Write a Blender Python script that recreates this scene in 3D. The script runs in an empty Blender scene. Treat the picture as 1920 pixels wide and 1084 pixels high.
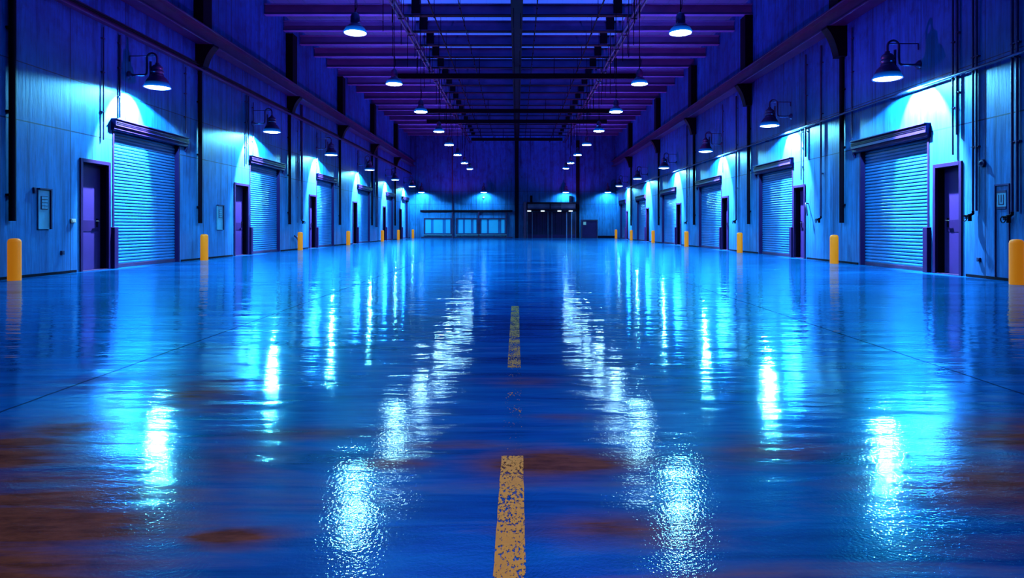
import bpy, bmesh, math, random
from mathutils import Vector, Matrix
random.seed(7)
C = bpy.context.scene.collection
sc = bpy.context.scene
F, VX, VY, H = 1245.0, 969.0, 426.0, 1.0          # focal length, vanishing point (1920x1084 frame), eye height
XL, XR, YF = -9.75, 9.1, 60.7                     # inner faces of the side walls and the far wall
ZC = 9.9

def kL(px): return (VX - px) / -XL
def kR(px): return (px - VX) / XR
def yL(px): return F / kL(px)
def yR(px): return F / kR(px)
def zL(px, py): return H + (VY - py) / kL(px)
def zR(px, py): return H + (VY - py) / kR(px)
def fx(px): return (px - VX) / (F / YF)
def fz(py): return H + (VY - py) / (F / YF)

# ------------------------------------------------------------------ mesh helpers
class MB:
    def __init__(s): s.v = []; s.f = []; s.sm = []
    def _add(s, vs, fs, smooth=False):
        b = len(s.v); s.v += [tuple(v) for v in vs]
        for f in fs: s.f.append(tuple(b + i for i in f)); s.sm.append(smooth)
        return s
    def box(s, x0, x1, y0, y1, z0, z1, bev=0.0):
        if x0 > x1: x0, x1 = x1, x0
        if y0 > y1: y0, y1 = y1, y0
        if z0 > z1: z0, z1 = z1, z0
        if bev <= 0:
            vs = [(x0,y0,z0),(x1,y0,z0),(x1,y1,z0),(x0,y1,z0),(x0,y0,z1),(x1,y0,z1),(x1,y1,z1),(x0,y1,z1)]
            return s._add(vs, [(0,3,2,1),(4,5,6,7),(0,1,5,4),(1,2,6,5),(2,3,7,6),(3,0,4,7)])
        bm = bmesh.new()
        bmesh.ops.create_cube(bm, size=1)
        for v in bm.verts:
            v.co = Vector(((x0+x1)/2 + v.co.x*(x1-x0), (y0+y1)/2 + v.co.y*(y1-y0), (z0+z1)/2 + v.co.z*(z1-z0)))
        bmesh.ops.bevel(bm, geom=bm.edges[:], offset=bev, segments=2, affect='EDGES', profile=0.5)
        bm.verts.index_update()
        s._add([v.co for v in bm.verts], [[v.index for v in f.verts] for f in bm.faces])
        bm.free(); return s
    def tube(s, pts, r, n=8, caps=True):
        pts = [Vector(p) for p in pts]; rings = []
        up = None
        for i, p in enumerate(pts):
            if i == 0: d = pts[1] - p
            elif i == len(pts)-1: d = p - pts[i-1]
            else: d = (pts[i+1] - p).normalized() + (p - pts[i-1]).normalized()
            d.normalize()
            if up is None:
                up = Vector((0,0,1)) if abs(d.z) < .9 else Vector((1,0,0))
            a = d.cross(up)
            if a.length < 1e-4: a = d.cross(Vector((0,1,0)))
            a.normalize(); b = a.cross(d).normalized(); up = b
            rr = r[i] if isinstance(r, (list, tuple)) else r
            rings.append([p + (a*math.cos(2*math.pi*j/n) + b*math.sin(2*math.pi*j/n))*rr for j in range(n)])
        vs = [v for g in rings for v in g]
        fs = [(i*n+j, i*n+(j+1)%n, (i+1)*n+(j+1)%n, (i+1)*n+j) for i in range(len(rings)-1) for j in range(n)]
        s._add(vs, fs, True)
        if caps:
            s._add(rings[0], [tuple(range(n))[::-1]]); s._add(rings[-1], [tuple(range(n))])
        return s
    def lathe(s, prof, c=(0,0,0), n=24, smooth=True):
        # prof: (radius, z) from one end to the other, around the vertical through c
        vs = []; fs = []
        for r, z in prof:
            vs += [(c[0]+r*math.cos(2*math.pi*j/n), c[1]+r*math.sin(2*math.pi*j/n), c[2]+z) for j in range(n)]
        for i in range(len(prof)-1):
            fs += [(i*n+j, i*n+(j+1)%n, (i+1)*n+(j+1)%n, (i+1)*n+j) for j in range(n)]
        return s._add(vs, fs, smooth)
    def prism(s, poly, axis, a, b):
        # poly: 2-D outline; axis 'x': (y,z) outline extruded along x; 'y': (x,z) along y; 'z': (x,y) along z
        def P(p, t):
            return {'x': (t,p[0],p[1]), 'y': (p[0],t,p[1]), 'z': (p[0],p[1],t)}[axis]
        n = len(poly)
        vs = [P(p,a) for p in poly] + [P(p,b) for p in poly]
        fs = [tuple(range(n))[::-1], tuple(range(n,2*n))] + [(i,(i+1)%n,n+(i+1)%n,n+i) for i in range(n)]
        return s._add(vs, fs)
    def build(s, name, mat, parent=None, loc=None):
        me = bpy.data.meshes.new(name)
        me.from_pydata(s.v, [], s.f); me.update()
        for p, q in zip(me.polygons, s.sm): p.use_smooth = q
        bm = bmesh.new(); bm.from_mesh(me)
        bmesh.ops.recalc_face_normals(bm, faces=bm.faces[:]); bm.to_mesh(me); bm.free()
        me.materials.append(mat)
        o = bpy.data.objects.new(name, me); C.objects.link(o)
        if parent is not None: o.parent = parent
        if loc is not None: o.location = loc
        return o

def empty(name, loc=(0,0,0), rz=0.0):
    o = bpy.data.objects.new(name, None); C.objects.link(o)
    o.location = loc; o.rotation_euler = (0,0,rz); o.empty_display_size = .2
    return o
def tag(o, label, cat, group=None, kind=None):
    o['label'] = label; o['category'] = cat
    if group: o['group'] = group
    if kind: o['kind'] = kind
    return o
def struct(o, label=None, cat=None):
    o['kind'] = 'structure'
    if label: o['label'] = label
    if cat: o['category'] = cat
    return o
def copy_tree(o, parent=None):
    c = o.copy(); C.objects.link(c)
    if parent is not None: c.parent = parent
    for ch in [x for x in list(bpy.data.objects) if x.parent == o]: copy_tree(ch, c)
    return c
ORD = ['nearest', 'second', 'third', 'fourth', 'fifth', 'sixth', 'seventh', 'eighth', 'ninth', 'tenth', 'eleventh',
       'twelfth', 'thirteenth', 'fourteenth', 'fifteenth', 'sixteenth', 'seventeenth', 'eighteenth', 'nineteenth', 'twentieth']

# ------------------------------------------------------------------ materials
class NT:
    def __init__(s, name):
        s.m = bpy.data.materials.new(name); s.m.use_nodes = True
        s.t = s.m.node_tree; s.t.nodes.clear()
        s.out = s.n('ShaderNodeOutputMaterial')
    def n(s, typ, **kw):
        nd = s.t.nodes.new(typ)
        for k, v in kw.items(): setattr(nd, k, v)
        return nd
    def l(s, a, b): s.t.links.new(a, b)
    def val(s, sock, v):
        if hasattr(v, 'is_output') or isinstance(v, bpy.types.NodeSocket): s.l(v, sock)
        else: sock.default_value = v
    def math(s, op, a, b=None, c=None, clamp=False):
        nd = s.n('ShaderNodeMath', operation=op, use_clamp=clamp)
        s.val(nd.inputs[0], a)
        if b is not None: s.val(nd.inputs[1], b)
        if c is not None: s.val(nd.inputs[2], c)
        return nd.outputs[0]
    def coords(s):
        g = s.n('ShaderNodeNewGeometry'); x = s.n('ShaderNodeSeparateXYZ'); s.l(g.outputs['Position'], x.inputs[0])
        return g.outputs['Position'], x.outputs[0], x.outputs[1], x.outputs[2]
    def noise(s, vec, scale, stretch=(1,1,1), detail=4, rough=.55, dist=0.0):
        m = s.n('ShaderNodeMapping'); m.inputs['Scale'].default_value = stretch; s.l(vec, m.inputs['Vector'])
        nd = s.n('ShaderNodeTexNoise'); s.l(m.outputs[0], nd.inputs['Vector'])
        nd.inputs['Scale'].default_value = scale; nd.inputs['Detail'].default_value = detail
        nd.inputs['Roughness'].default_value = rough; nd.inputs['Distortion'].default_value = dist
        return nd.outputs['Fac']
    def ramp(s, fac, stops):
        r = s.n('ShaderNodeValToRGB'); e = r.color_ramp.elements
        while len(e) < len(stops): e.new(.5)
        for el, (p, c) in zip(e, stops):
            el.position = p; el.color = (c if len(c) == 4 else (*c, 1)) if not isinstance(c, (int, float)) else (c, c, c, 1)
        s.l(fac, r.inputs[0]); return r.outputs[0]
    def mix(s, fac, a, b, blend='MIX'):
        nd = s.n('ShaderNodeMix', data_type='RGBA', blend_type=blend)
        s.val(nd.inputs[0], fac)
        for i, v in ((6, a), (7, b)):
            if isinstance(v, (tuple, list)): nd.inputs[i].default_value = (*v, 1) if len(v) == 3 else v
            else: s.l(v, nd.inputs[i])
        return nd.outputs[2]
    def line(s, coord, period, width, offset=0.0):
        # 1 on thin seams every `period` along coord
        a = s.math('ADD', coord, 1000*period - offset)
        d = s.math('ABSOLUTE', s.math('SUBTRACT', s.math('MODULO', a, period), period/2))
        return s.math('GREATER_THAN', d, period/2 - width)
    def at(s, coord, z, width):
        return s.math('LESS_THAN', s.math('ABSOLUTE', s.math('SUBTRACT', coord, z)), width)

def principled(name, col, rough=.5, metal=0.0, spec=.5, vary=.25, scale=3.0, stretch=(1,1,1), em=None, ems=0.0):
    t = NT(name); p = t.n('ShaderNodeBsdfPrincipled'); pos, x, y, z = t.coords()
    f = t.noise(pos, scale, stretch)
    lo = tuple(c*(1-vary) for c in col); hi = tuple(min(1, c*(1+vary)) for c in col)
    c = t.ramp(f, [(.3, lo), (.7, hi)])
    t.l(c, p.inputs['Base Color'])
    p.inputs['Roughness'].default_value = rough; p.inputs['Metallic'].default_value = metal
    p.inputs['Specular IOR Level'].default_value = spec
    if em: p.inputs['Emission Color'].default_value = (*em, 1); p.inputs['Emission Strength'].default_value = ems
    t.l(p.outputs[0], t.out.inputs[0]); return t.m
def emissive(name, col, strength):
    t = NT(name); e = t.n('ShaderNodeEmission'); e.inputs[0].default_value = (*col, 1); e.inputs[1].default_value = strength
    t.l(e.outputs[0], t.out.inputs[0]); return t.m

WALLC = (.022, .25, .84)
def wall_material(name, along, seam_off):
    # painted concrete panels: seams, weather streaks running down, stains near the floor and along the top
    t = NT(name); p = t.n('ShaderNodeBsdfPrincipled'); pos, x, y, z = t.coords()
    u = y if along == 'y' else x
    st = (1,1,.05)
    streak = t.noise(pos, 5.0, st, 6, .65)
    fine = t.noise(pos, 18.0, (1,1,.09), 3, .6)
    blot = t.noise(pos, 1.3, (1,1,.8), 5, .6)
    c = t.ramp(streak, [(.3, tuple(k*.38 for k in WALLC)), (.48, WALLC), (.7, tuple(min(1,k*1.35) for k in WALLC))])
    c = t.mix(t.math('MULTIPLY', t.ramp(blot, [(.45, 0.0), (.72, 1.0)]), .45), c, (.02,.07,.34))
    c = t.mix(t.math('MULTIPLY', t.ramp(fine, [(.50, 0.0), (.74, 1.0)]), .6), c, (.012,.07,.34))
    # darker, dirtier band near the floor
    low = t.math('MULTIPLY', t.ramp(t.math('DIVIDE', t.math('ADD', z, t.math('MULTIPLY', streak, .8)), 3.0), [(.12, 1.0), (.5, 0.0)]), .55)
    c = t.mix(low, c, (.02,.09,.42))
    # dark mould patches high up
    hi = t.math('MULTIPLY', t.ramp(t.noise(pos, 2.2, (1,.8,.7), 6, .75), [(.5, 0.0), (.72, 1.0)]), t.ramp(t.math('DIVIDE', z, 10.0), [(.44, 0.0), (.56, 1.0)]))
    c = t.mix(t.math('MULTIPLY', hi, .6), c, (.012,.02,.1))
    seam = t.line(u, 2.05, .012, seam_off)
    seam = t.math('MAXIMUM', seam, t.math('MAXIMUM', t.at(z, 3.1, .013), t.at(z, 4.25, .01)))
    c = t.mix(t.math('MULTIPLY', seam, .8), c, (.006,.012,.07))
    t.l(c, p.inputs['Base Color']); p.inputs['Roughness'].default_value = .5; p.inputs['Specular IOR Level'].default_value = .25
    b = t.n('ShaderNodeBump'); b.inputs['Strength'].default_value = .25; b.inputs['Distance'].default_value = .02
    t.l(t.math('ADD', streak, fine), b.inputs['Height']); t.l(b.outputs[0], p.inputs['Normal'])
    t.l(p.outputs[0], t.out.inputs[0]); return t.m

def floor_material():
    t = NT('wet_concrete'); pos, x, y, z = t.coords()
    big = t.noise(pos, .55, (.55,1.5,1), 5, .6, .6)
    mid = t.noise(pos, 2.2, (.35,1.3,1), 5, .6, .4)
    # dry, bare brown patches (centre x, centre y, half width, half depth, weight)
    patches = [(-1.75,2.35,.75,.5,1.15),(-1.2,2.75,.45,.3,.7),(1.95,2.6,.6,.45,1.1),(.12,2.82,.42,.22,1.0),(-.92,2.13,.2,.09,1.0),(.32,2.2,.35,.16,.8),
               (-2.0,3.9,.5,.45,.85),(-.35,3.05,.4,.1,.7),(.25,3.5,.25,.09,.6),(1.15,3.0,.35,.3,.7),(-1.05,3.2,.5,.12,.75),(.1,4.3,.3,.2,.5),(-.55,2.8,.3,.12,.8),(.5,1.8,.6,.18,.8),
               (-2.3,3.0,.5,.55,.9),(2.5,3.2,.7,.5,.9),(-1.5,1.9,.6,.3,.9),(1.5,2.1,.4,.15,.5),(-2.6,4.6,.6,.6,.5)]
    streaky = t.noise(pos, 3.2, (.22,1.9,1), 6, .65, .8)
    wob = t.math('ADD', t.math('MULTIPLY', t.math('SUBTRACT', mid, .5), 1.3), t.math('MULTIPLY', t.math('SUBTRACT', streaky, .5), 1.5))
    dry = None
    for (cx, cy, a, b, w) in patches:
        dx = t.math('DIVIDE', t.math('SUBTRACT', x, cx), a); dy = t.math('DIVIDE', t.math('SUBTRACT', y, cy), b)
        d2 = t.math('ADD', t.math('MULTIPLY', dx, dx), t.math('MULTIPLY', dy, dy))
        g = t.math('MULTIPLY', t.math('EXPONENT', t.math('MULTIPLY', d2, -1.0)), w)
        dry = g if dry is None else t.math('MAXIMUM', dry, g)
    dry = t.math('ADD', dry, wob)
    dry = t.ramp(dry, [(.16, 0.0), (.95, 1.0)])
    grain = t.noise(pos, 9.0, (.5,1.6,1), 6, .7)
    brown = t.ramp(grain, [(.3, (.06,.026,.016)), (.7, (.24,.10,.055))])
    streaky = t.noise(pos, 3.2, (.22,1.9,1), 6, .65, .8)
    sheen_bands = t.math('ADD', t.math('MULTIPLY', big, .5), t.math('MULTIPLY', streaky, .5))
    blue = t.ramp(sheen_bands, [(.36, (.002,.014,.14)), (.5, (.002,.12,.58)), (.64, (.004,.28,.95))])  # lamp sheen on the wet film, painted into the base colour
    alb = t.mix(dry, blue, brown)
    # saw-cut joints
    j = t.math('MAXIMUM', t.at(t.math('ADD', x, t.math('MULTIPLY', mid, .03)), -2.78, .010), t.at(t.math('ADD', x, t.math('MULTIPLY', mid, .03)), 3.05, .010))
    j = t.math('MAXIMUM', j, t.at(y, 11.6, .012))
    alb = t.mix(t.math('MULTIPLY', j, .8), alb, (.003,.004,.02))
    dif = t.n('ShaderNodeBsdfDiffuse'); t.l(alb, dif.inputs[0])
    # ripples in the water film: long swells, short ripples and fine grain
    swell = t.noise(pos, 1.1, (.3,1.5,1), 3, .5)
    rip = t.noise(pos, 2.6, (.38,1.35,1), 4, .6)
    fine = t.noise(pos, 75.0, (1,1,1), 2, .5)
    h = t.math('ADD', t.math('MULTIPLY', swell, .012), t.math('ADD', t.math('MULTIPLY', rip, t.math('MULTIPLY', t.ramp(t.math('DIVIDE', y, 10.0), [(.2, .32), (.6, 1.0)]), .0095)), t.math('MULTIPLY', fine, t.math('MULTIPLY', t.ramp(t.math('DIVIDE', y, 10.0), [(.2, 1.0), (.65, .0)]), .0009))))
    bump = t.n('ShaderNodeBump'); bump.inputs['Strength'].default_value = 1.0; bump.inputs['Distance'].default_value = 1.0
    t.l(h, bump.inputs['Height'])
    def gloss(rough, col):
        g = t.n('ShaderNodeBsdfGlossy', distribution='GGX'); g.inputs['Color'].default_value = (*col, 1)
        g.inputs['Roughness'].default_value = rough; t.l(bump.outputs[0], g.inputs['Normal']); return g.outputs[0]
    ms = t.n('ShaderNodeMixShader'); ms.inputs[0].default_value = .22
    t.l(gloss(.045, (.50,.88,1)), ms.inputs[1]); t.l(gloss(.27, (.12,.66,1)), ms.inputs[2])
    fr = t.n('ShaderNodeFresnel'); fr.inputs[0].default_value = 1.55
    wet = t.math('SUBTRACT', 1.0, t.math('MULTIPLY', dry, .8))
    fac = t.math('MULTIPLY', wet, t.math('MULTIPLY_ADD', fr.outputs[0], .62, .20), clamp=True)
    fac = t.math('MULTIPLY', fac, t.math('SUBTRACT', 1.0, t.math('MULTIPLY', j, .7)))
    mo = t.n('ShaderNodeMixShader'); t.l(fac, mo.inputs[0]); t.l(dif.outputs[0], mo.inputs[1]); t.l(ms.outputs[0], mo.inputs[2])
    t.l(mo.outputs[0], t.out.inputs[0]); return t.m

def worn_paint(name, keep, seed):
    t = NT(name); pos, x, y, z = t.coords()
    m = t.n('ShaderNodeMapping'); m.inputs['Location'].default_value = (seed, seed, 0); t.l(pos, m.inputs[0])
    n1 = t.noise(m.outputs[0], 70.0, (1.3,.55,1), 5, .7); n2 = t.noise(m.outputs[0], 9.0, (1,.6,1), 4, .6)
    a = t.math('ADD', t.math('MULTIPLY', n1, .65), t.math('MULTIPLY', n2, .35))
    mask = t.ramp(a, [(keep-.015, 1.0), (keep+.015, 0.0)])
    p = t.n('ShaderNodeBsdfPrincipled')
    c = t.ramp(n2, [(.3, (.72,.36,.02)), (.7, (.95,.55,.035))]); t.l(c, p.inputs['Base Color'])
    p.inputs['Roughness'].default_value = .55
    tr = t.n('ShaderNodeBsdfTransparent'); mx = t.n('ShaderNodeMixShader')
    t.l(mask, mx.inputs[0]); t.l(tr.outputs[0], mx.inputs[1]); t.l(p.outputs[0], mx.inputs[2]); t.l(mx.outputs[0], t.out.inputs[0])
    return t.m

M = {}
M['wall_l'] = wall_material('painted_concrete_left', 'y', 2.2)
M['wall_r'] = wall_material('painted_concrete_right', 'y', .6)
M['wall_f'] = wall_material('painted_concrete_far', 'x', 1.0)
M['floor'] = floor_material()
M['door'] = principled('purple_door_paint', (.05,.024,.22), .45, 0, .2, .12, 1.5)
M['frame'] = principled('dark_purple_frame_paint', (.028,.011,.12), .55, 0, .12, .15, 2)
M['dark'] = principled('near_black_steel', (.005,.002,.014), .6, 0, .06, .3, 3)
M['steel'] = principled('dark_purple_steel', (.035,.013,.10), .45, .1, .5, .3, 2)
M['girder'] = principled('girder_steel', (.055,.02,.16), .4, .2, .5, .3, 2)
def beam_material():
    t = NT('beam_paint'); pos, x, y, z = t.coords(); p = t.n('ShaderNodeBsdfPrincipled')
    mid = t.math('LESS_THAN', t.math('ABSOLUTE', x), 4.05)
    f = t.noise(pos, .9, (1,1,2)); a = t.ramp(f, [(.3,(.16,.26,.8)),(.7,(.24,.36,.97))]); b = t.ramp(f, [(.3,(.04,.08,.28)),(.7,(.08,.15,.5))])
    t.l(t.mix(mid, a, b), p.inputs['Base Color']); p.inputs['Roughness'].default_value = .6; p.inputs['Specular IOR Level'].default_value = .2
    t.l(p.outputs[0], t.out.inputs[0]); return t.m
M['beam'] = beam_material()
M['curtain'] = principled('roller_curtain_paint', (.016,.20,.74), .4, 0, .4, .12, 2.2, (1,1,.4))
M['bollard'] = principled('safety_yellow_paint_glow', (1.0,.22,.01), .45, 0, .3, .08, 4, em=(1.0,.33,.012), ems=.33)  # added emission stands in for warm light on the paint
M['pale'] = principled('pale_blue_plate', (.12,.48,.9), .4, 0, .5, .1, 4)
M['white'] = principled('white_plastic', (.8,.85,.9), .4, 0, .5, .05, 4)
M['ink'] = principled('dark_blue_print', (.01,.02,.12), .5, 0, .4, .2, 8)
M['chrome'] = principled('brushed_metal', (.6,.65,.75), .25, 1, .5, .1, 6)
M['conduit'] = principled('conduit_paint', (.03,.035,.16), .4, .3, .5, .3, 3)
M['shade'] = principled('enamelled_shade', (.05,.03,.17), .3, .2, .5, .15, 4)
M['lens'] = emissive('lamp_lens', (.62,.9,1.0), 110.0)
M['wlens'] = emissive('wall_lamp_lens', (.62,.9,1.0), 18.0)
def skirt_material():  # added glowing skirt, imitates the halo around the lamp
    t = NT('blue_halo_skirt'); g = t.n('ShaderNodeTexCoord'); x = t.n('ShaderNodeSeparateXYZ'); t.l(g.outputs['Object'], x.inputs[0])
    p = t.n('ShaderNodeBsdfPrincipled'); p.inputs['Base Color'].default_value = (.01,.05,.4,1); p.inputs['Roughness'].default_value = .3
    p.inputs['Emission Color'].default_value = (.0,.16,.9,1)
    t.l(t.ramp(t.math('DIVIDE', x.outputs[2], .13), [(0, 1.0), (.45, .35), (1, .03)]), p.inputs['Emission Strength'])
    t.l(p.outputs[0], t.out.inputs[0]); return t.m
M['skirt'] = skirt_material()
M['slight'] = emissive('small_lamp_lens', (.55,.8,1.0), 3.0)
M['glass'] = principled('dark_glass', (.012,.01,.06), .08, 0, .6, .2, 2)
M['pane'] = principled('pale_window_panel', (.04,.42,.92), .35, 0, .5, .08, 1, em=(.0,.28,.85), ems=.45)
def ceiling_material():
    t = NT('roof_deck'); pos, x, y, z = t.coords(); p = t.n('ShaderNodeBsdfPrincipled')
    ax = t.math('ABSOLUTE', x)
    deck_glow = t.math('LESS_THAN', ax, 4.6)  # middle of the deck glows, standing in for light falling on it
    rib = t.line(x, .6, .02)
    c = t.mix(deck_glow, (.09,.03,.32), (.03,.12,.6)); c = t.mix(t.math('MULTIPLY', rib, .6), c, (.01,.01,.08))
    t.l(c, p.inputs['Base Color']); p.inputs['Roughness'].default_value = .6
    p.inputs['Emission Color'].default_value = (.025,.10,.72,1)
    t.l(t.math('MULTIPLY_ADD', deck_glow, .85, .10), p.inputs['Emission Strength'])
    t.l(p.outputs[0], t.out.inputs[0]); return t.m
M['ceiling'] = ceiling_material()

# ------------------------------------------------------------------ layout of the two long walls
# roller doors: near edge Y and far edge Y; personnel door just before each
rollL = [(yL(213), yL(335)), (yL(469), yL(524)), (yL(593.5), yL(625.5)), (yL(670), yL(693)), (yL(723.5), yL(736.5)), (56.3, 59.2)]
doorL = [(yL(149), yL(206)), (yL(438.5), yL(466)), (yL(579), yL(592.5)), (yL(661), yL(669.3)), (yL(717.5), yL(722.8)), (55.0, 56.1)]
rollR = [(yR(1740), yR(1614)), (yR(1486), yR(1424)), (yR(1352.5), yR(1311)), (yR(1268), yR(1242)), (yR(1211), yR(1195)), (yR(1174), yR(1163.5))]
doorR = [(yR(1805), yR(1751)), (yR(1510.5), yR(1488)), (yR(1366.5), yR(1353.5)), (yR(1277.5), yR(1268.6)), (yR(1217.5), yR(1211.6)), (yR(1178), yR(1174.5))]
Y0 = -2.0
def build_wall(name, X, s, opens, mat):
    # s = +1: wall body lies towards +X; openings (y0, y1, top)
    m = MB(); T = .45; y = Y0
    for (a, b, zt) in sorted(opens):
        m.box(X, X+s*T, y, a, 0, 10.4); m.box(X, X+s*T, a, b, zt, 10.4); y = b
    m.box(X, X+s*T, y, YF+.4, 0, 10.4)
    return struct(m.build(name, mat))
RZL, RZR, DZL, DZR = 3.36, 3.0, 2.55, 2.36      # heads of the openings
opL = [(a, b, RZL) for a, b in rollL] + [(a, b, DZL) for a, b in doorL]
opR = [(a, b, RZR) for a, b in rollR] + [(a, b, DZR) for a, b in doorR]
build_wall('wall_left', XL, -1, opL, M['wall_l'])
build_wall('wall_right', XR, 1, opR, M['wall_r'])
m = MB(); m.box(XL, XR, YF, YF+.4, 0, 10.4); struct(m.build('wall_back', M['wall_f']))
m = MB(); m.box(XL-.45, XR+.45, Y0, YF+.4, -.3, 0); struct(m.build('floor', M['floor']))
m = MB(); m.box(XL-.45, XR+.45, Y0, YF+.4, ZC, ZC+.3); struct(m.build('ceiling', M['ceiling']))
m = MB(); m.box(XL-.45, XR+.45, Y0-.3, Y0, 0, 10.4); struct(m.build('wall_front', M['wall_f']))
for nm, X, s, ops in (('baseboard_left', XL, 1, opL), ('baseboard_right', XR, -1, opR)):
    m = MB(); y = Y0+.1
    for a, b, zt in sorted(ops):
        if a - y > .2: m.box(X, X+s*.02, y, a-.12, 0, .055)
        y = b+.12
    if YF-.1-y > .2: m.box(X, X+s*.02, y, YF-.1, 0, .055)
    struct(m.build(nm, M['dark']))

# ------------------------------------------------------------------ doors in the side walls
dn = [0]
def roller_door(X, s, y0, y1, ztop, htop, label, far_ext):
    """s points from the wall into the hall."""
    dn[0] += 1
    r = empty('door_%d' % dn[0], (X, y0, 0)); struct(r, label, 'roller door')
    w = y1 - y0; N = int(ztop/.08); p = ztop/N
    prof = []
    for i in range(N):                                   # slats bulge out, with a groove between
        z = i*p
        prof += [(0,z),(.016,z+.006),(.024,z+p*.3),(.024,z+p*.7),(.016,z+p-.012),(0,z+p-.006)]
    prof.append((0, ztop))
    m = MB(); vs = []; fs = []
    for d, z in prof:
        vs += [(s*(d-.13), 0, z), (s*(d-.13), w, z)]
    for i in range(len(prof)-1): fs.append((2*i, 2*i+1, 2*i+3, 2*i+2))
    m._add(vs, fs); m.build('curtain', M['curtain'], r)
    m = MB(); m.box(-s*.135, -s*.07, .05, w-.05, 0, .09, .008); m.build('bottom_bar', M['steel'], r)
    for ya in (-.05, w-.015):
        m = MB(); m.box(-s*.2, s*.015, ya, ya+.06, 0, ztop, .004); m.build('guide_rail', M['frame'], r)
    # hood over the opening: stepped box standing off the wall
    m = MB(); zt = htop; zb = ztop - .02
    m.prism([(s*0, zb), (s*.06, zb), (s*.08, zb+.03), (s*.08, zb+.1), (s*.12, zb+.11), (s*.12, zt-.06), (s*.10, zt-.05), (s*.10, zt-.03), (s*.15, zt-.02), (s*.15, zt), (s*0, zt)],
            'y', -.10, w+far_ext)
    h = m.build('hood', M['frame'], r)
    m = MB(); m.box(s*.121, s*.13, -.08, w+far_ext-.02, zt-.13, zt-.11); m.box(s*.121, s*.13, -.08, w+far_ext-.02, zt-.09, zt-.075); m.build('hood_rib', M['dark'], h)
    m = MB()   # corner bracket at the far end
    m.prism([(s*0, zb-.12), (s*.03, zb-.12), (s*.08, zb), (s*0, zb)], 'y', w+far_ext-.05, w+far_ext); m.build('hood_bracket', M['frame'], r)
    return r
def personnel_door(X, s, y0, y1, ztop, label):
    dn[0] += 1
    r = empty('door_%d' % dn[0], (X, y0, 0)); struct(r, label, 'door')
    w = y1 - y0; f = .085; D = .17
    m = MB()
    m.box(-s*.3, s*.03, 0, f, 0, ztop, .006); m.box(-s*.3, s*.03, w-f, w, 0, ztop, .006); m.box(-s*.3, s*.03, f, w-f, ztop-f, ztop, .006)
    m.build('door_frame', M['frame'], r)
    m = MB(); m.box(-s*(D+.002), -s*.03, w-f-.012, w-f-.001, 0, ztop-f); m.box(-s*(D+.002), -s*.03, f, w-f-.012, ztop-f-.012, ztop-f-.001); m.build('rubber_seal', M['dark'], r)
    m = MB(); m.box(-s*(D+.05), -s*D, f+.004, w-f-.014, .012, ztop-f-.015, .004); lf = m.build('door_leaf', M['door'], r)
    m = MB(); m.box(-s*D, -s*(D-.006), f+.06, w-f-.09, .9, 1.16, .002); m.build('push_plate', M['frame'], lf)
    m = MB(); yh = w-f-.14
    m.box(-s*D, -s*(D-.012), yh-.035, yh+.035, 1.0, 1.2, .004); m.build('lock_plate', M['dark'], lf)
    m = MB(); m.tube([(-s*D, yh, 1.14), (-s*(D-.055), yh, 1.14), (-s*(D-.06), yh-.02, 1.14), (-s*(D-.06), yh-.13, 1.14)], .011, 8); m.build('lever_handle', M['chrome'], lf)
    m = MB(); m.box(-s*(D-.002), s*.02, f, w-f, 0, .012); m.build('threshold', M['steel'], r)
    return r
SIDE = {1: 'left', -1: 'right'}
def jamb_guard(X, s, y, label, zt=1.0):
    m = MB(); m.box(X, X+s*.10, y-.10, y+.06, 0, zt, .01)
    o = m.build('jamb_guard', M['frame']); tag(o, label, 'door guard', 'steel guards between the roller doors and the doors')
for X, s, rl, dl, rz, dz, ht, ext in ((XL, 1, rollL, doorL, RZL, DZL, 3.62, .38), (XR, -1, rollR, doorR, RZR, DZR, 3.30, .30)):
    sd = SIDE[s]
    for i, (a, b) in enumerate(rl):
        roller_door(X, s, a, b, rz, ht, '%s pale blue slatted roller door in the %s wall' % (ORD[i], sd), min(ext, YF-b-.35))
    for i, (a, b) in enumerate(dl):
        personnel_door(X, s, a, b, dz, '%s purple personnel door, before a roller door in the %s wall' % (ORD[i], sd))
    for i, ((a, b), (c, d)) in enumerate(zip(rl, dl)):
        jamb_guard(X, s, (a-.02), 'low purple steel guard on the jamb between %s door and roller door, %s wall' % (ORD[i], sd))

# ------------------------------------------------------------------ bollards
def bollard(loc, label):
    r = .11; m = MB()
    m.lathe([(r,0),(r,.72),(r-.012,.765),(r-.045,.785),(0.001,.79)], n=28)
    m.lathe([(.001,.0),(r,0)], n=28)
    o = m.build('bollard', M['bollard'], None, loc)
    return tag(o, label, 'bollard', 'yellow bollards along the walls')
for i, px in enumerate((27, 383, 563, 653, 717, 747, 775)):
    Xb = -9.42; k = (VX-px)/-Xb
    Y = min(F/k, 60.2-.0)
    bollard((Xb, Y, 0), '%s yellow bollard standing along the left wall' % ORD[i])
for i, (px, pb) in enumerate(((1906,532), (1564,495), (1387,475.5), (1287,464), (1224.5,458), (1183.5,452.5), (1155,447.5))):
    Xb = 8.72; k = (px-VX)/Xb
    Y = min(F/k, 59.6)
    bollard((Xb, Y, 0), '%s yellow bollard standing along the right wall' % ORD[i])

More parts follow.
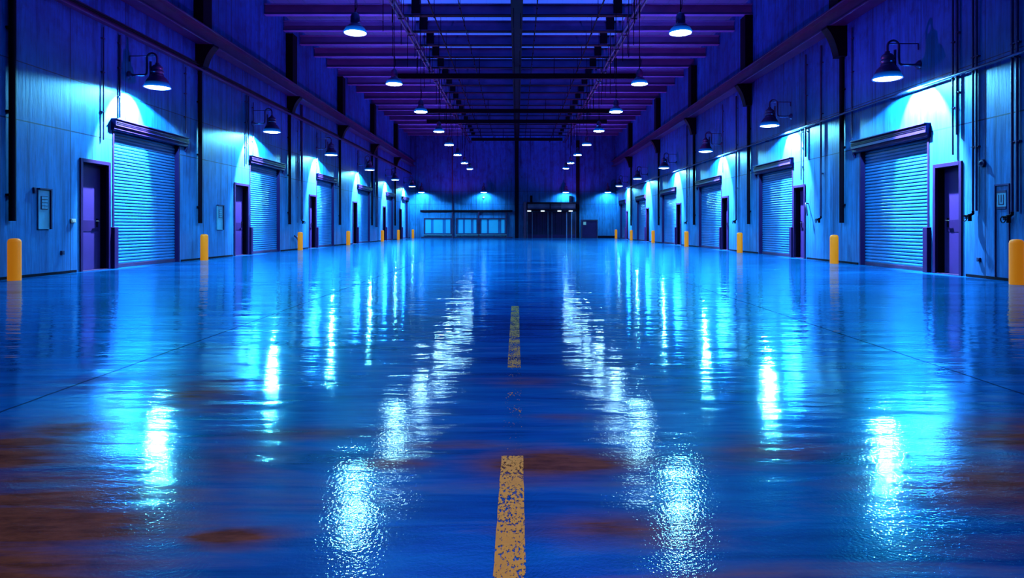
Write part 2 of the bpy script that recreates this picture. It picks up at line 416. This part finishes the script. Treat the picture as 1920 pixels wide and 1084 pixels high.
# ------------------------------------------------------------------ lamps
def spot(name, loc, target, energy, col, angle, blend, radius=.05):
    l = bpy.data.lights.new(name, 'SPOT'); l.energy = energy; l.color = col; l.spot_size = math.radians(angle); l.spot_blend = blend; l.shadow_soft_size = radius
    o = bpy.data.objects.new(name, l); C.objects.link(o); o.location = loc
    o.rotation_euler = (Vector(target)-Vector(loc)).to_track_quat('-Z','Y').to_euler(); return o
LCOL = (.14,.74,1.0)
def make_wall_lamp(reach):
    """Rim centre at the origin; the wall is at -X, `reach` away."""
    r = empty('wall_lamp')
    m = MB(); m.lathe([(.31,0),(.318,.012),(.30,.03),(.285,.07),(.26,.15),(.215,.235),(.15,.29),(.145,.30),(.14,.30),(.2,.225),(.245,.15),(.29,.03),(.30,.004),(.31,0)], n=32)
    m.build('lamp_shade', M['shade'], r)
    m = MB(); m.lathe([(.312,-.004),(.322,.012),(.305,.035),(.29,.07),(.272,.125),(.268,.125),(.284,.07),(.31,.004),(.312,-.004)], n=32); m.build('halo_skirt', M['skirt'], r)
    m = MB(); m.lathe([(.001,-.028),(.12,-.024),(.23,-.008),(.29,.012),(.29,.02),(.001,.02)], n=32); m.build('lens', M['wlens'], r)
    m = MB(); m.lathe([(.15,.28),(.15,.33),(.13,.34),(.13,.37),(.15,.38),(.15,.42),(.125,.43),(.125,.46),(.135,.47),(.13,.52),(.09,.56),(.05,.585),(.05,.62),(.001,.625)], n=24); m.build('ballast_housing', M['shade'], r)
    # swan neck: up from the housing, over towards the wall and down to the arm
    pts = [(0,0,.60)] + [(-.13+.13*math.cos(a), 0, .74+.13*math.sin(a)) for a in [math.pi*j/10 for j in range(0,11)]] + [(-.26,0,.5),(-.27,0,.36),(-.31,0,.325),(-.36,0,.32),(-reach+.03,0,.32)]
    m = MB(); m.tube(pts, .026, 10); nk = m.build('swan_neck', M['shade'], r)
    m = MB(); m.tube([(-.17,0,.66),(-.17,0,.30),(-.2,0,.28)], .03, 8); m.build('conduit_whip', M['shade'], r)
    m = MB(); m.tube([(-.05,0,.80),(-reach+.02,0,.80)], .012, 6); m.tube([(-reach+.025,0,.80),(-reach+.025,0,.66)], .014, 6); m.build('stay_rod', M['shade'], r)
    m = MB(); m.tube([(-reach+.09,0,.32),(-reach+.05,0,.32),(-reach+.03,0,.32),(-reach,0,.32)], [.04,.06,.10,.10], 14); m.build('wall_flange', M['shade'], r)
    return r
lampsL = [(295,153),(510,244),(621,290),(693,319),(741,338),(775,353)]
lampsR = [(1664,158),(1443,244),(1323,290),(1245,316),(1195,338),(1161,352)]
REACH = .72
proto = make_wall_lamp(REACH)
first = [True]
def place_lamp(x, y, z, rz, label):
    o = proto if first[0] else copy_tree(proto); first[0] = False
    o.location = (x, y, z); o.rotation_euler = (0,0,rz)
    return tag(o, label, 'wall lamp', 'swan neck wall lamps')
def wall_lights(x, y, z, s):
    # s points into the hall; beams fall towards the wall and down
    wx = x - s*REACH
    spot('wall_lamp_wide', (x, y, z-.04), (x - s*.03, y-.07, z-1), 1250, LCOL, 162, .10, .06)
    spot('wall_lamp_core', (x, y, z-.05), (wx, y-.1, z-.86), 5200, (.5,.82,1.0), 80, .25, .04)
for i, (px, py) in enumerate(lampsL):
    k = (VY-py)/3.5; x = XL + REACH; y = F/((VX-px)/-x); y = min(y, 57.3)
    place_lamp(x, y, 4.5, 0, '%s swan neck wall lamp over the %s roller door, left wall' % (ORD[i], ORD[i])); wall_lights(x, y, 4.5, 1)
for i, (px, py) in enumerate(lampsR):
    x = XR - REACH; y = F/((px-VX)/x); z = 1+(VY-py)/(F/y)
    place_lamp(x, y, 4.35, math.pi, '%s swan neck wall lamp over the %s roller door, right wall' % (ORD[i], ORD[i])); wall_lights(x, y, 4.35, -1)
for px, lab in ((790, 'small far swan neck wall lamp at the left end of the back wall'), (907, 'far swan neck wall lamp above the three windows of the back wall'),
                (1061, 'far swan neck wall lamp above the glazed entrance'), (1140, 'far swan neck wall lamp at the right end of the back wall')):
    k = F/(YF-REACH); x = (px-VX)/k; z = H + (VY-361)/k
    place_lamp(x, YF-REACH, z, -math.pi/2, lab)
    spot('back_wall_lamp', (x, YF-REACH, z-.05), (x, YF, z-1.6), 330, LCOL, 150, .5, .08)

ZP = 5.2
def make_pendant():
    r = empty('pendant_lamp')
    m = MB(); m.lathe([(.235,0),(.243,.01),(.235,.03),(.20,.10),(.14,.17),(.09,.21),(.085,.21),(.13,.165),(.19,.09),(.225,.02),(.228,.004),(.235,0)], n=32); m.build('lamp_shade', M['shade'], r)
    m = MB(); m.lathe([(.238,-.004),(.25,.008),(.242,.032),(.208,.102),(.204,.10),(.234,.03),(.238,-.004)], n=32); m.build('halo_skirt', M['skirt'], r)
    m = MB(); m.lathe([(.001,-.034),(.07,-.031),(.14,-.022),(.2,-.008),(.226,.008),(.226,.014),(.001,.012)], n=32); m.build('lens', M['lens'], r)
    m = MB(); m.lathe([(.09,.20),(.10,.22),(.10,.36),(.085,.38),(.085,.40),(.05,.43),(.03,.45),(.001,.455)], n=20); m.build('ballast_housing', M['shade'], r)
    m = MB(); m.tube([(0,0,.44),(0,0,ZC-ZP)], .011, 6); m.build('suspension_rod', M['dark'], r)
    m = MB(); m.tube([(-.018,0,.44),(.03,.02,.56),(.035,.0,.70),(.012,0,.82)], .009, 6); m.build('supply_cable', M['dark'], r)
    return r
pend = make_pendant(); fp = True
for side, row in (('left', [(666,62),(739,158),(789,210),(823,247),(842,272),(858,291),(871,306),(881,317)]), ('right', [(1276,62),(1199,158),(1155,210),(1123,246),(1100,272),(1083,291),(1070,306),(1061,316)])):
    for i, (px, py) in enumerate(row):
        k = (VY-py)/(ZP-H); x = (px-VX)/k; y = F/k
        o = pend if fp else copy_tree(pend); fp = False
        o.location = (x, y, ZP)
        tag(o, '%s glowing pendant lamp of the %s ceiling row' % (ORD[i], side), 'pendant lamp', 'pendant lamps hanging in two rows')
        spot('pendant_beam', (x, y, ZP-.09), (x, y, 0), 800, LCOL, 150, .6, .2)

# ------------------------------------------------------------------ roof: beams, cross bars, girders, pipes
ys = []; y = 25.7-2.1*2
while y < YF-.6: ys.append(y); y += 2.1
for i, y in enumerate(ys):
    m = MB(); zb, zt = 9.2, 9.62; a, b = XL+.01, XR-.01
    m.prism([(y-.12,zb),(y+.12,zb),(y+.12,zb+.03),(y+.012,zb+.045),(y+.012,zt-.04),(y+.12,zt-.025),(y+.12,zt),(y-.12,zt),(y-.12,zt-.025),(y-.012,zt-.04),(y-.012,zb+.045),(y-.12,zb+.03)], 'x', a, b)
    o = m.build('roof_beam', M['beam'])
    tag(o, '%s steel beam running across under the roof, counted from the camera' % ORD[i], 'roof beam', 'steel beams across the roof', 'thing')
    m = MB(); m.box(-4.6, 4.6, y-.125, y+.125, zb-.035, zb-.002); m.build('bottom_flange', M['dark'], o)
    for xs in (-3.9, 3.9):
        m = MB(); m.box(xs-.16, xs+.16, y-.13, y+.13, zb+.05, zt+.2, .01); m.build('clamp_plate', M['dark'], o)
for i, (y, hw) in enumerate(((33.05,6.2), (42.95,6.2), (47.2,6.4), (56.75,3.9))):
    m = MB(); m.box(-hw, hw, y-.08, y+.08, 8.38, 8.64, .01)
    o = m.build('cross_bar', M['dark']); tag(o, '%s dark cross bar slung below the roof beams' % ORD[i], 'cross bar', 'dark bars below the roof beams', 'thing')
    for xx in (-hw*.8, -hw*.3, hw*.3, hw*.8):
        m = MB(); m.tube([(xx,y,8.65),(xx,y,9.9)], .02, 6); m.build('hanger', M['dark'], o)
# central girder running the length of the hall
m = MB(); m.prism([(-.22,8.92),(.22,8.92),(.22,8.96),(.05,8.99),(.05,9.11),(.2,9.13),(.2,9.16),(-.2,9.16),(-.2,9.13),(-.05,9.11),(-.05,8.99),(-.22,8.96)], 'y', 18, YF-.05)
cg = m.build('ridge_girder', M['dark']); tag(cg, 'dark girder running down the middle of the roof to the back wall', 'girder')
for k in range(14):
    yy = 24 + k*2.6
    m = MB(); m.tube([(-.12,yy,8.93),(-.12,yy,8.2)], .012, 5); m.build('hanger', M['dark'], cg)
    m = MB(); m.tube([(.14,yy+.6,8.93),(.14,yy+.6,8.35)], .012, 5); m.build('hanger', M['dark'], cg)
# pipes along the hall
def long_pipe(xs, z, r, name, label, cat, hang, drops):
    root = empty(name, (0,0,0)); tag(root, label, cat)
    for xx in xs:
        m = MB(); m.tube([(xx,18,z),(xx,YF-.02,z)], r, 8); m.build('pipe', M['steel'] if len(xs) > 1 else M['dark'], root)
    n = 0; y = 22.4
    while y < 58:
        m = MB(); x0 = xs[0]; x1 = xs[-1]
        m.tube([(x0-.03,y,z-.06),(x1+.03,y,z-.06)], .018, 6); m.tube([(x0,y,z-.06),(x0,y,ZC-.01)], .012, 5)
        if len(xs) > 1: m.tube([(x1,y,z-.06),(x1,y,ZC-.01)], .012, 5)
        m.build('hanger', M['dark'], root)
        if drops:
            d = random.uniform(.7, 1.7); xx = x0 + random.uniform(-.35,.35)
            for (qx, qy, qd) in ((0, .4, 1), (.25, .75, .6)):
                m = MB(); m.tube([(xx+qx,y+qy,z-d*qd),(xx+qx,y+qy,ZC-.01)], .014, 5); m.build('drop_rod', M['dark'], root)
        y += 2.1
    return root
long_pipe([-4.35,-4.18], 8.75, .05, 'twin_pipe', 'pair of pipes running under the roof above the left lamp row', 'pipe', True, True)
long_pipe([4.25,4.42], 8.75, .05, 'twin_pipe', 'pair of pipes running under the roof above the right lamp row', 'pipe', True, True)
long_pipe([-3.05], 8.8, .03, 'cable_run', 'thin cable run under the roof between the left pipes and the middle', 'cable', True, False)
long_pipe([-2.1], 9.12, .02, 'cable_run', 'thin cable run under the roof just left of the middle girder', 'cable', True, False)
long_pipe([3.0], 8.8, .03, 'cable_run', 'thin cable run under the roof between the right pipes and the middle', 'cable', True, False)
long_pipe([.75], 9.12, .02, 'cable_run', 'thin cable run under the roof just right of the middle girder', 'cable', True, False)

pipeL = [yL(16), yL(371), yL(540), yL(635), 44.4, 52.8]
pipeR = [yR(1583), yR(1407), yR(1304), yR(1237), yR(1185)]
for sd, X, s, plist in (('left', XL, 1, pipeL), ('right', XR, -1, pipeR)):
    r = empty('crane_girder', (0,0,0)); tag(r, 'long steel crane girder carried on brackets along the %s wall' % sd, 'girder', 'crane girders along the side walls')
    m = MB(); m.box(X+s*.22, X+s*.30, 5, YF-.02, 6.6, 6.96); m.build('web', M['steel'], r)
    m = MB(); m.box(X+s*.02, X+s*.50, 5, YF-.02, 6.96, 7.01, .01); m.build('top_flange', M['girder'], r)
    m = MB(); m.box(X+s*.06, X+s*.46, 5, YF-.02, 6.55, 6.60, .01); m.build('bottom_flange', M['girder'], r)
    m = MB(); m.box(X+s*.22, X+s*.30, 5, YF-.02, 7.01, 7.08, .01); m.build('rail', M['girder'], r)
    if s == 1:
        r2 = empty('wall_rail', (0,0,0)); tag(r2, 'lower steel rail running along the left wall below the crane girder', 'rail')
        m = MB(); m.box(X, X+.16, 5, YF-.02, 5.78, 5.84, .01); m.build('bottom_flange', M['girder'], r2)
        m = MB(); m.box(X, X+.05, 5, YF-.02, 5.84, 6.02); m.build('web', M['steel'], r2)
        m = MB(); m.tube([(X+.12,5,5.92),(X+.12,YF-.02,5.92)], .03, 8); m.build('cable', M['dark'], r2)
    for i, y in enumerate(plist):
        # corbel with a curved inner edge
        zt, zb2, w = 6.548, (5.86 if s == 1 else 5.72), .56
        arc = [(X+s*(.24+(w-.24)*(.45*(1-math.cos(a))+.55*a/(math.pi/2))), zb2+.04+(zt-zb2-.1)*(.45*math.sin(a)+.55*a/(math.pi/2))) for a in [math.pi/2*j/8 for j in range(9)]]
        m = MB(); chain = [(X+s*.24, zb2)] + arc + [(X+s*w, zt)]
        for (q0, q1) in zip(chain[:-1], chain[1:]):
            if abs(q1[1]-q0[1]) > 1e-5: m.prism([(X, q0[1]), q0, q1, (X, q1[1])], 'y', y-.17, y+.17)
        o = m.build('corbel', M['dark']); tag(o, '%s dark curved bracket under the crane girder, %s wall' % (ORD[i], sd), 'bracket', 'brackets under the crane girders')
        # dark pipe dropping from the bracket
        px = X + s*.075
        top = zb2-.005 if s == -1 else 5.77
        rt = empty('drain_pipe', (px, y, 1.12))
        tag(rt, '%s dark vertical pipe down the %s wall below a girder bracket' % (ORD[i], sd), 'pipe', 'dark drain pipes down the side walls')
        m = MB(); m.tube([(0,0,0),(0,0,top-1.12)], .062, 12); m.build('pipe', M['dark'], rt)
        for zz in (.5, 2.1, 3.7):
            m = MB(); m.box(-s*.073, s*.0, -.085, .085, zz-.02, zz+.02); m.build('pipe_clip', M['dark'], rt)
        # pilaster above the girder
        m = MB(); m.box(X, X+s*.30, y-.28, y+.28, 7.09, 9.18)
        o = m.build('trim_%d' % (i + (1 if s == 1 else 11)), M['dark']); struct(o)
    for i, y in enumerate(ys):
        pass

# ------------------------------------------------------------------ conduits, boxes and fittings on the side walls
def conduit(X, s, y, z0, z1, r, label, valve=False, off=.04, twin=None):
    root = empty('conduit', (X+s*off, y, z0)); tag(root, label, 'conduit', 'thin conduits on the side walls')
    m = MB(); m.tube([(0,0,0),(0,0,z1-z0)], r, 8); m.build('pipe', M['conduit'], root)
    if twin: m = MB(); m.tube([(0,twin,.0),(0,twin,z1-z0)], r, 8); m.build('pipe', M['conduit'], root)
    for q in (.25, .6, .9):
        m = MB(); m.box(-s*(off-.001), s*.01, min(0, twin or 0)-.05, max(0, twin or 0)+.05, (z1-z0)*q-.012, (z1-z0)*q+.012); m.build('pipe_clip', M['conduit'], root)
    if valve:
        m = MB(); m.tube([(0,0,0),(0,0,-.05),(s*.03,.06,-.09),(s*.06,.14,-.10)], .028, 8); m.tube([(s*.03,.05,-.06),(s*.03,.05,-.2)], .035, 8); vb = m.build('valve', M['dark'], root)
        m = MB(); m.tube([(s*.11,.08,-.14),(s*.03,.05,-.14)], .012, 6)
        m.tube([(s*.11+0*j,.08+.06*math.cos(j*math.pi/6),-.14+.06*math.sin(j*math.pi/6)) for j in range(13)], .01, 6, False); m.build('hand_wheel', M['dark'], vb)
    return root
conduit(XL, 1, yL(222), 3.68, 5.7, .028, 'thin conduit rising above the nearest roller door, left wall')
conduit(XL, 1, yL(191), 3.05, 5.7, .016, 'faint thin conduit beside the lamp glow, left wall nearest bay')
conduit(XL, 1, yL(346), 3.75, 5.7, .014, 'thin conduit right of the nearest roller door hood, left wall')
conduit(XL, 1, yL(459.5), 3.25, 5.75, .022, 'thin conduit ending left of the second roller door, left wall')
conduit(XL, 1, yL(464), 3.45, 5.75, .022, 'second thin conduit ending beside the second roller door, left wall')
conduit(XL, 1, yL(473), 3.66, 5.6, .016, 'thin conduit above the second roller door, left wall')
conduit(XL, 1, yL(563), 1.35, 6.5, .055, 'thick conduit with valve between second and third bays, left wall', True, .07)
conduit(XL, 1, yL(593), 3.66, 5.6, .02, 'thin conduit above the third roller door, left wall')
conduit(XL, 1, yL(557), 1.2, 5.7, .016, 'thin conduit beside the thick valve conduit, left wall')
conduit(XL, 1, yL(670), 3.66, 5.7, .025, 'thin conduit above the fourth roller door, left wall')
conduit(XL, 1, yL(704), 1.0, 6.5, .09, 'thick dark conduit between fourth and fifth bays, left wall', False, .1)
conduit(XR, -1, yR(1829), 1.32, 6.4, .022, 'twin conduit with valve beside the nearest purple door, right wall', True, .05, -.10)
conduit(XR, -1, yR(1903), 1.28, 6.4, .025, 'twin conduit with valve running past the wall panel, right wall', True, .05, -.12)
conduit(XR, -1, yR(1791), 2.5, 6.4, .02, 'conduit ending above the nearest purple door, right wall', False, .05)
conduit(XR, -1, yR(1799), 2.9, 6.4, .026, 'conduit just before the one above the nearest purple door, right wall', False, .05)
conduit(XR, -1, yR(1600), 3.4, 6.4, .018, 'thin conduit beside the nearest drain pipe, right wall', False, .04)
conduit(XR, -1, yR(1543), 1.33, 6.4, .03, 'conduit with valve left of the nearest drain pipe, right wall', True, .06)
conduit(XR, -1, yR(1514), 3.2, 6.4, .03, 'conduit above the second purple door, right wall', False, .06)
conduit(XR, -1, yR(1505), 2.5, 4.2, .018, 'short conduit down to the second purple door, right wall', False, .05)
conduit(XR, -1, yR(1383), 1.35, 6.4, .035, 'conduit with valve between second and third bays, right wall', True, .06)
conduit(XR, -1, yR(1290), 1.35, 6.4, .03, 'conduit with valve between third and fourth bays, right wall', True, .06)
conduit(XR, -1, yR(1357), 3.4, 6.4, .02, 'thin conduit above the third roller door, right wall', False, .05)
# pipe running along the right wall above the doors
rp = empty('wall_pipe', (0,0,0)); tag(rp, 'horizontal pipe running along the right wall above the roller doors', 'pipe')
m = MB(); m.tube([(XR-.12,6,4.1),(XR-.12,YF-.05,4.22)], .03, 8); m.build('pipe', M['conduit'], rp)
for y in range(8, 58, 4):
    m = MB(); zz = 4.1 + .12*(y-6)/(YF-6); m.box(XR-.13, XR-.0, y-.015, y+.015, zz-.045, zz-.02); m.build('pipe_clip', M['conduit'], rp)

def wall_panel(X, s, y0, y1, z0, z1, kind, label):
    r = empty('call_panel', (X, (y0+y1)/2, z0)); tag(r, label, 'wall panel', 'pale panels on the side walls')
    w = (y1-y0)/2; h = z1-z0
    m = MB(); m.box(0, s*.035, -w, w, 0, h, .006); pl = m.build('plate', M['pale'], r)
    m = MB(); m.box(0, s*.07, w, w+.035, 0, h+.03); m.box(0, s*.07, -w, w, h, h+.03); m.build('hood', M['ink'], r)
    if kind == 'keypad':
        a, b = .50*h, .84*h
        m = MB(); m.box(s*.035, s*.045, -w*.62, w*.62, a, b, .003); kp = m.build('keypad', M['ink'], r)
        m = MB()
        for i in range(3):
            for j in range(4):
                yy = -w*.5 + i*w*.36; zz = a + (b-a)*(.06+j*.235)
                m.box(s*.045, s*.051, yy, yy+w*.28, zz, zz+(b-a)*.18)
        m.build('key', M['pale'], kp)
    return r
wall_panel(XL, 1, yL(69), yL(90), zL(80,430), zL(80,356), 'keypad', 'pale blue keypad panel on the left wall before the nearest purple door')
wall_panel(XL, 1, yL(406), yL(416), zL(411,431), zL(411,386), 'keypad', 'pale narrow keypad panel on the left wall before the second purple door')
# framed panel with a sign on the right wall
y0, y1 = yR(1894), yR(1866); ra = empty('wall_hatch', (XR, y0, 0)); tag(ra, 'tall framed hatch with a small dark sign, right wall behind bollard', 'hatch')
zt = zR(1880,345); w = y1-y0
m = MB(); m.box(0,-.025,0,.03,.06,zt); m.box(0,-.025,w-.03,w,.06,zt); m.box(0,-.025,.03,w-.03,zt-.03,zt); m.build('hatch_frame', M['conduit'], ra)
sy0, sy1 = yR(1887)-y0, yR(1870)-y0; sz0, sz1 = zR(1880,392), zR(1880,357)
m = MB(); m.box(-.001,-.012,sy0,sy1,sz0,sz1); sg = m.build('sign_plate', M['pale'], ra)
m = MB(); hh = sz1-sz0; ww = sy1-sy0
m.box(-.012,-.015,sy0,sy1,sz1-hh*.13,sz1); m.box(-.012,-.015,sy0,sy1,sz0,sz0+hh*.13)
for q in (.2,.72): m.box(-.012,-.015,sy0+ww*q,sy0+ww*(q+.1),sz0+hh*.24,sz0+hh*.78)
m.box(-.012,-.015,sy0+ww*.2,sy0+ww*.82,sz0+hh*.22,sz0+hh*.28)
m.box(-.012,-.015,sy0+ww*.46,sy0+ww*.56,sz0+hh*.36,sz0+hh*.78)
m.build('sign_print', M['ink'], sg)
def small_box(X, s, y, z, wy, wz, mat, name, label, cat, d=.04):
    m = MB(); m.box(0, s*d, -wy/2, wy/2, -wz/2, wz/2, .006); m.box(s*d, s*(d+.008), -wy*.3, wy*.3, -wz*.3, wz*.1)
    o = m.build(name, mat, None, (X, y, z)); return tag(o, label, cat)
small_box(XL, 1, yL(135), zL(135,414), .15, .085, M['white'], 'card_reader', 'small white card reader left of the nearest purple door', 'card reader')
small_box(XL, 1, yL(115.5), zL(115,474), .09, .09, M['ink'], 'socket', 'small dark socket low on the left wall', 'socket')
small_box(XL, 1, yL(63), zL(63,357), .06, .12, M['ink'], 'wall_switch', 'small dark switch left of the near keypad panel', 'switch')
small_box(XR, -1, yR(1837), zR(1837,487), .08, .08, M['ink'], 'socket', 'small dark socket low on the right wall', 'socket')
m = MB(); m.tube([(0,0,0),(-.05,0,0)], .075, 18); m.tube([(-.05,0,0),(-.09,0,0)], [.05,.02], 18)
o = m.build('sensor', M['ink'], None, (XR, yR(1844), zR(1844,306))); tag(o, 'round dark sensor on the right wall beside the nearest door', 'sensor')
# bent hose bracket on the right wall between the second door and its conduit
m = MB(); m.tube([(0,0,.1),(-.09,0,.12),(-.11,-.05,.06),(-.11,-.12,-.1),(-.10,-.14,-.28)], .02, 8)
o = m.build('hose_bracket', M['conduit'], None, (XR, yR(1516), zR(1516,388))); tag(o, 'bent pipe bracket on the right wall beside the second door', 'bracket')
m = MB(); m.tube([(0,0,.12),(-.09,0,.14),(-.11,-.04,.08),(-.10,-.08,-.1)], .016, 8)
o = m.build('hose_bracket', M['conduit'], None, (XR, yR(1470), zR(1470,388)+.02)); tag(o, 'bent pipe bracket on the curtain side of the second roller door, right wall', 'bracket')
C.objects.unlink(o); bpy.data.objects.remove(o)
# hydrant hose below the thick conduit on the left wall
m = MB(); m.tube([(.1,-.5,.62),(.12,-.3,.55),(.12,-.05,.42),(.1,.1,.18),(.1,.12,.012)], .035, 8)
o = m.build('hose', M['conduit'], None, (XL, yL(555), 0)); tag(o, 'dark hose hanging to the floor behind the third left bollard', 'hose')

# ------------------------------------------------------------------ far wall
wn = 0
for (a, b, p0, p1, panes) in ((797,845,411,438,((798,808),(813,830),(836,844))), (857,895,411,438,((860,868),(872,883),(888,893))), (901,948,411,438,((903,913),(917,934),(940,946)))):
    wn += 1; r = empty('window_%d' % wn, (fx(a), YF, fz(p1))); struct(r, '%s window of the back wall' % ('left','middle','right')[wn-1] if False else '%s pale paned window from the left in the back wall' % ('first','second','third')[wn-1], 'window')
    W = fx(b)-fx(a); Hh = fz(p0)-fz(p1)
    m = MB(); f = .09
    m.box(-f,W+f,-.09,0,-f,0); m.box(-f,W+f,-.09,0,Hh,Hh+f); m.box(-f,0,-.09,0,0,Hh); m.box(W,W+f,-.09,0,0,Hh); m.build('window_frame', M['steel'], r)
    m = MB(); m.box(0,W,-.03,-.005,0,Hh); m.build('shutter', M['curtain'], r)
    for (c, d) in panes:
        m = MB(); m.box(fx(c)-fx(a), fx(d)-fx(a), -.045, -.03, .04, Hh-.04); m.build('pane', M['pane'], r)
    m = MB(); m.box(-.1,W+.1,-.16,0,-.16,-.1); m.build('sill', M['pale'], r)
tn = 21
def trim(x0, x1, z0, z1, d, mat):
    global tn
    m = MB(); m.box(x0, x1, YF-d, YF, z0, z1); o = m.build('trim_%d' % tn, mat); tn += 1; return struct(o)
trim(fx(788), fx(961), fz(397.5), fz(394), .12, M['dark'])
trim(fx(847), fx(850), 0, fz(397.5), .14, M['steel']); trim(fx(847.5), fx(849.5), fz(394), 9.0, .14, M['steel'])
trim(fx(896.5), fx(899), 0, fz(397.5), .14, M['steel']); trim(fx(948), fx(950), 0, fz(397.5), .1, M['steel'])
m = MB(); m.box(-.17,.17,YF-.35,YF-.05,0,8.91,.02); o = m.build('trim_60', M['dark']); struct(o)
trim(fx(981.5), fx(987), 0, fz(379), .3, M['steel']); trim(fx(1080), fx(1086), 0, 8.9, .3, M['dark'])
trim(fx(1120), fx(1154), 0, fz(442), .1, M['dark'])
trim(fx(790), fx(961), 0, fz(446.4)+.1, .06, M['steel'])
# glazed entrance
dn[0] += 1
r = empty('door_%d' % dn[0], (fx(988), YF, 0)); struct(r, 'wide glazed entrance with dark vertical slats in the back wall', 'entrance')
W = fx(1080)-fx(988); zt = fz(397); zc = fz(380)
m = MB(); m.box(0,W,-.5,0,fz(382.5),fz(379.5)); m.box(0,W,-.42,0,fz(396.5),fz(392)); m.box(0,.06,-.4,0,fz(392),fz(382.5)); m.box(W-.06,W,-.4,0,fz(392),fz(382.5)); m.box(W*.46,W*.48,-.4,0,fz(392),fz(382.5)); m.build('canopy', M['dark'], r)
m = MB(); m.box(.06,W-.06,-.3,-.28,fz(392),fz(382.5)); m.build('fascia', M['beam'], r)
m = MB(); m.box(0,W,-.06,-.01,.32,zt-.02); m.build('glazing', M['glass'], r)
m = MB(); m.box(0,W,-.14,-.0,0,.32); m.build('plinth', M['frame'], r)
for xq in (0,.1,.42,.5,.8,.9,.985):
    m = MB(); m.box(W*xq,W*xq+.07,-.16,0,0,zt-.02); m.build('mullion', M['beam'], r)
m = MB(); n = 34
for q in range(n):
    xx = .35+(W-1.2)*q/n
    if q % 6 != 5: m.box(xx,xx+.035,-.09,-.06,.35,zt-.1)
m.build('slats', M['frame'], r)
for px in (991,1016,1047,1068):
    m = MB(); x = fx(px+1)-fx(988); m.lathe([(.001,-.03),(.16,-.02),(.17,.0),(.17,.05),(.001,.06)], (x,-.62,zt+.03), 16); m.box(x-.03,x+.03,-.62,-.4,zt+.06,zt+.09)
    m.build('downlight', M['slight'], r)
for px in (996,1069):
    m = MB(); x = fx(px)-fx(988); m.box(x-.1,x+.1,-.3,0,fz(379),fz(367)); m.build('stanchion', M['dark'], r)
dn[0] += 1
r = empty('door_%d' % dn[0], (fx(1091), YF, 0)); struct(r, 'small purple door with a sign right of the glazed entrance', 'door')
W = fx(1119)-fx(1091); zt = fz(413.5)
m = MB(); m.box(-.08,0,-.12,0,0,zt+.08); m.box(W,W+.08,-.12,0,0,zt+.08); m.box(0,W,-.12,0,zt,zt+.08); m.build('door_frame', M['steel'], r)
m = MB(); m.box(.0,W,-.06,0,.01,zt,.005); lf = m.build('door_leaf', M['frame'], r)
m = MB(); m.box(.12,.38,-.075,-.06,zt-.4,zt-.12); m.build('sign', M['white'], lf)
# small sensor lamp under the far wall lamp
m = MB(); m.lathe([(.001,-.08),(.07,-.04),(.08,0),(.05,.05),(.001,.06)], n=14); m.box(-.02,.02,0,.16,-.02,.02)
o = m.build('sensor', M['slight'], None, (fx(907), YF-.16, fz(370))); tag(o, 'tiny bright sensor below the lamp over the back wall windows', 'sensor')

# ------------------------------------------------------------------ painted floor line
def dash(y0, y1, keep, seed, label, xc=-.02, w=.094):
    m = MB(); n = 24
    vs = []; fs = []
    for i in range(n+1):
        y = y0+(y1-y0)*i/n; j = random.uniform(-.0015,.0015)
        vs += [(xc-w/2+j, y, .0015), (xc+w/2+j, y, .0015)]
    for i in range(n): fs.append((2*i,2*i+1,2*i+3,2*i+2))
    m._add(vs, fs)
    o = m.build('floor_stripe', worn_paint('worn_yellow_paint_%d' % seed, keep, seed)); return tag(o, label, 'painted line', 'yellow centre line dashes', 'thing')
dash(1.2, 2.9, .535, 3, 'worn yellow stripe painted on the floor, nearest the camera')
dash(2.93, 4.70, .40, 5, 'almost worn away yellow stripe between the two clearer ones')
dash(4.72, 8.4, .50, 8, 'faded yellow stripe farther down the middle of the floor')

# ------------------------------------------------------------------ added fill spots without fixtures, world
for y in (25, 34, 43, 52):
    for x in (-5.4, 5.0):
        spot('beam_fill', (x, y, 4.2), (x, y, 10), 520, (.30,.13,1.0), 112, .6, 0)  # added fill to brighten the roof beams, no lamp hangs here
for y in (17, 28, 39, 49, 57):
    for x in (-5.6, 5.2):
        spot('violet_fill', (x, y, 3.4), (x, y, 10), 350, (.60,.04,.56), 168, .35, 0)  # added violet fill for the upper walls, unseen source
for x in (-1.8, 1.8):
    spot('front_fill', (x, -.6, 5.2), (x*1.05, 2.4, 0), 420, (1.0,.72,.6), 70, 1.0, .2)  # added warm fill behind the camera for the brown floor patches
w = bpy.data.worlds.new('night'); sc.world = w; w.use_nodes = True
w.node_tree.nodes['Background'].inputs[0].default_value = (.01,.01,.04,1)

# ------------------------------------------------------------------ camera
cd = bpy.data.cameras.new('camera'); cam = bpy.data.objects.new('camera', cd); C.objects.link(cam); sc.camera = cam
cam.location = (0,0,H); cam.rotation_euler = (math.pi/2,0,0)
cd.sensor_width = 36; cd.lens = F/1920*36; cd.shift_x = -(VX-960)/1920; cd.shift_y = -(542-VY)/1920; cd.clip_end = 200
sc.view_settings.view_transform = 'Standard'; sc.view_settings.look = 'None'; sc.view_settings.exposure = 0; sc.view_settings.gamma = 1
sc.cycles.use_denoising = True; sc.cycles.max_bounces = 6; sc.cycles.diffuse_bounces = 0; sc.cycles.glossy_bounces = 4
sc.cycles.caustics_reflective = False; sc.cycles.caustics_refractive = False; sc.cycles.sample_clamp_indirect = 0
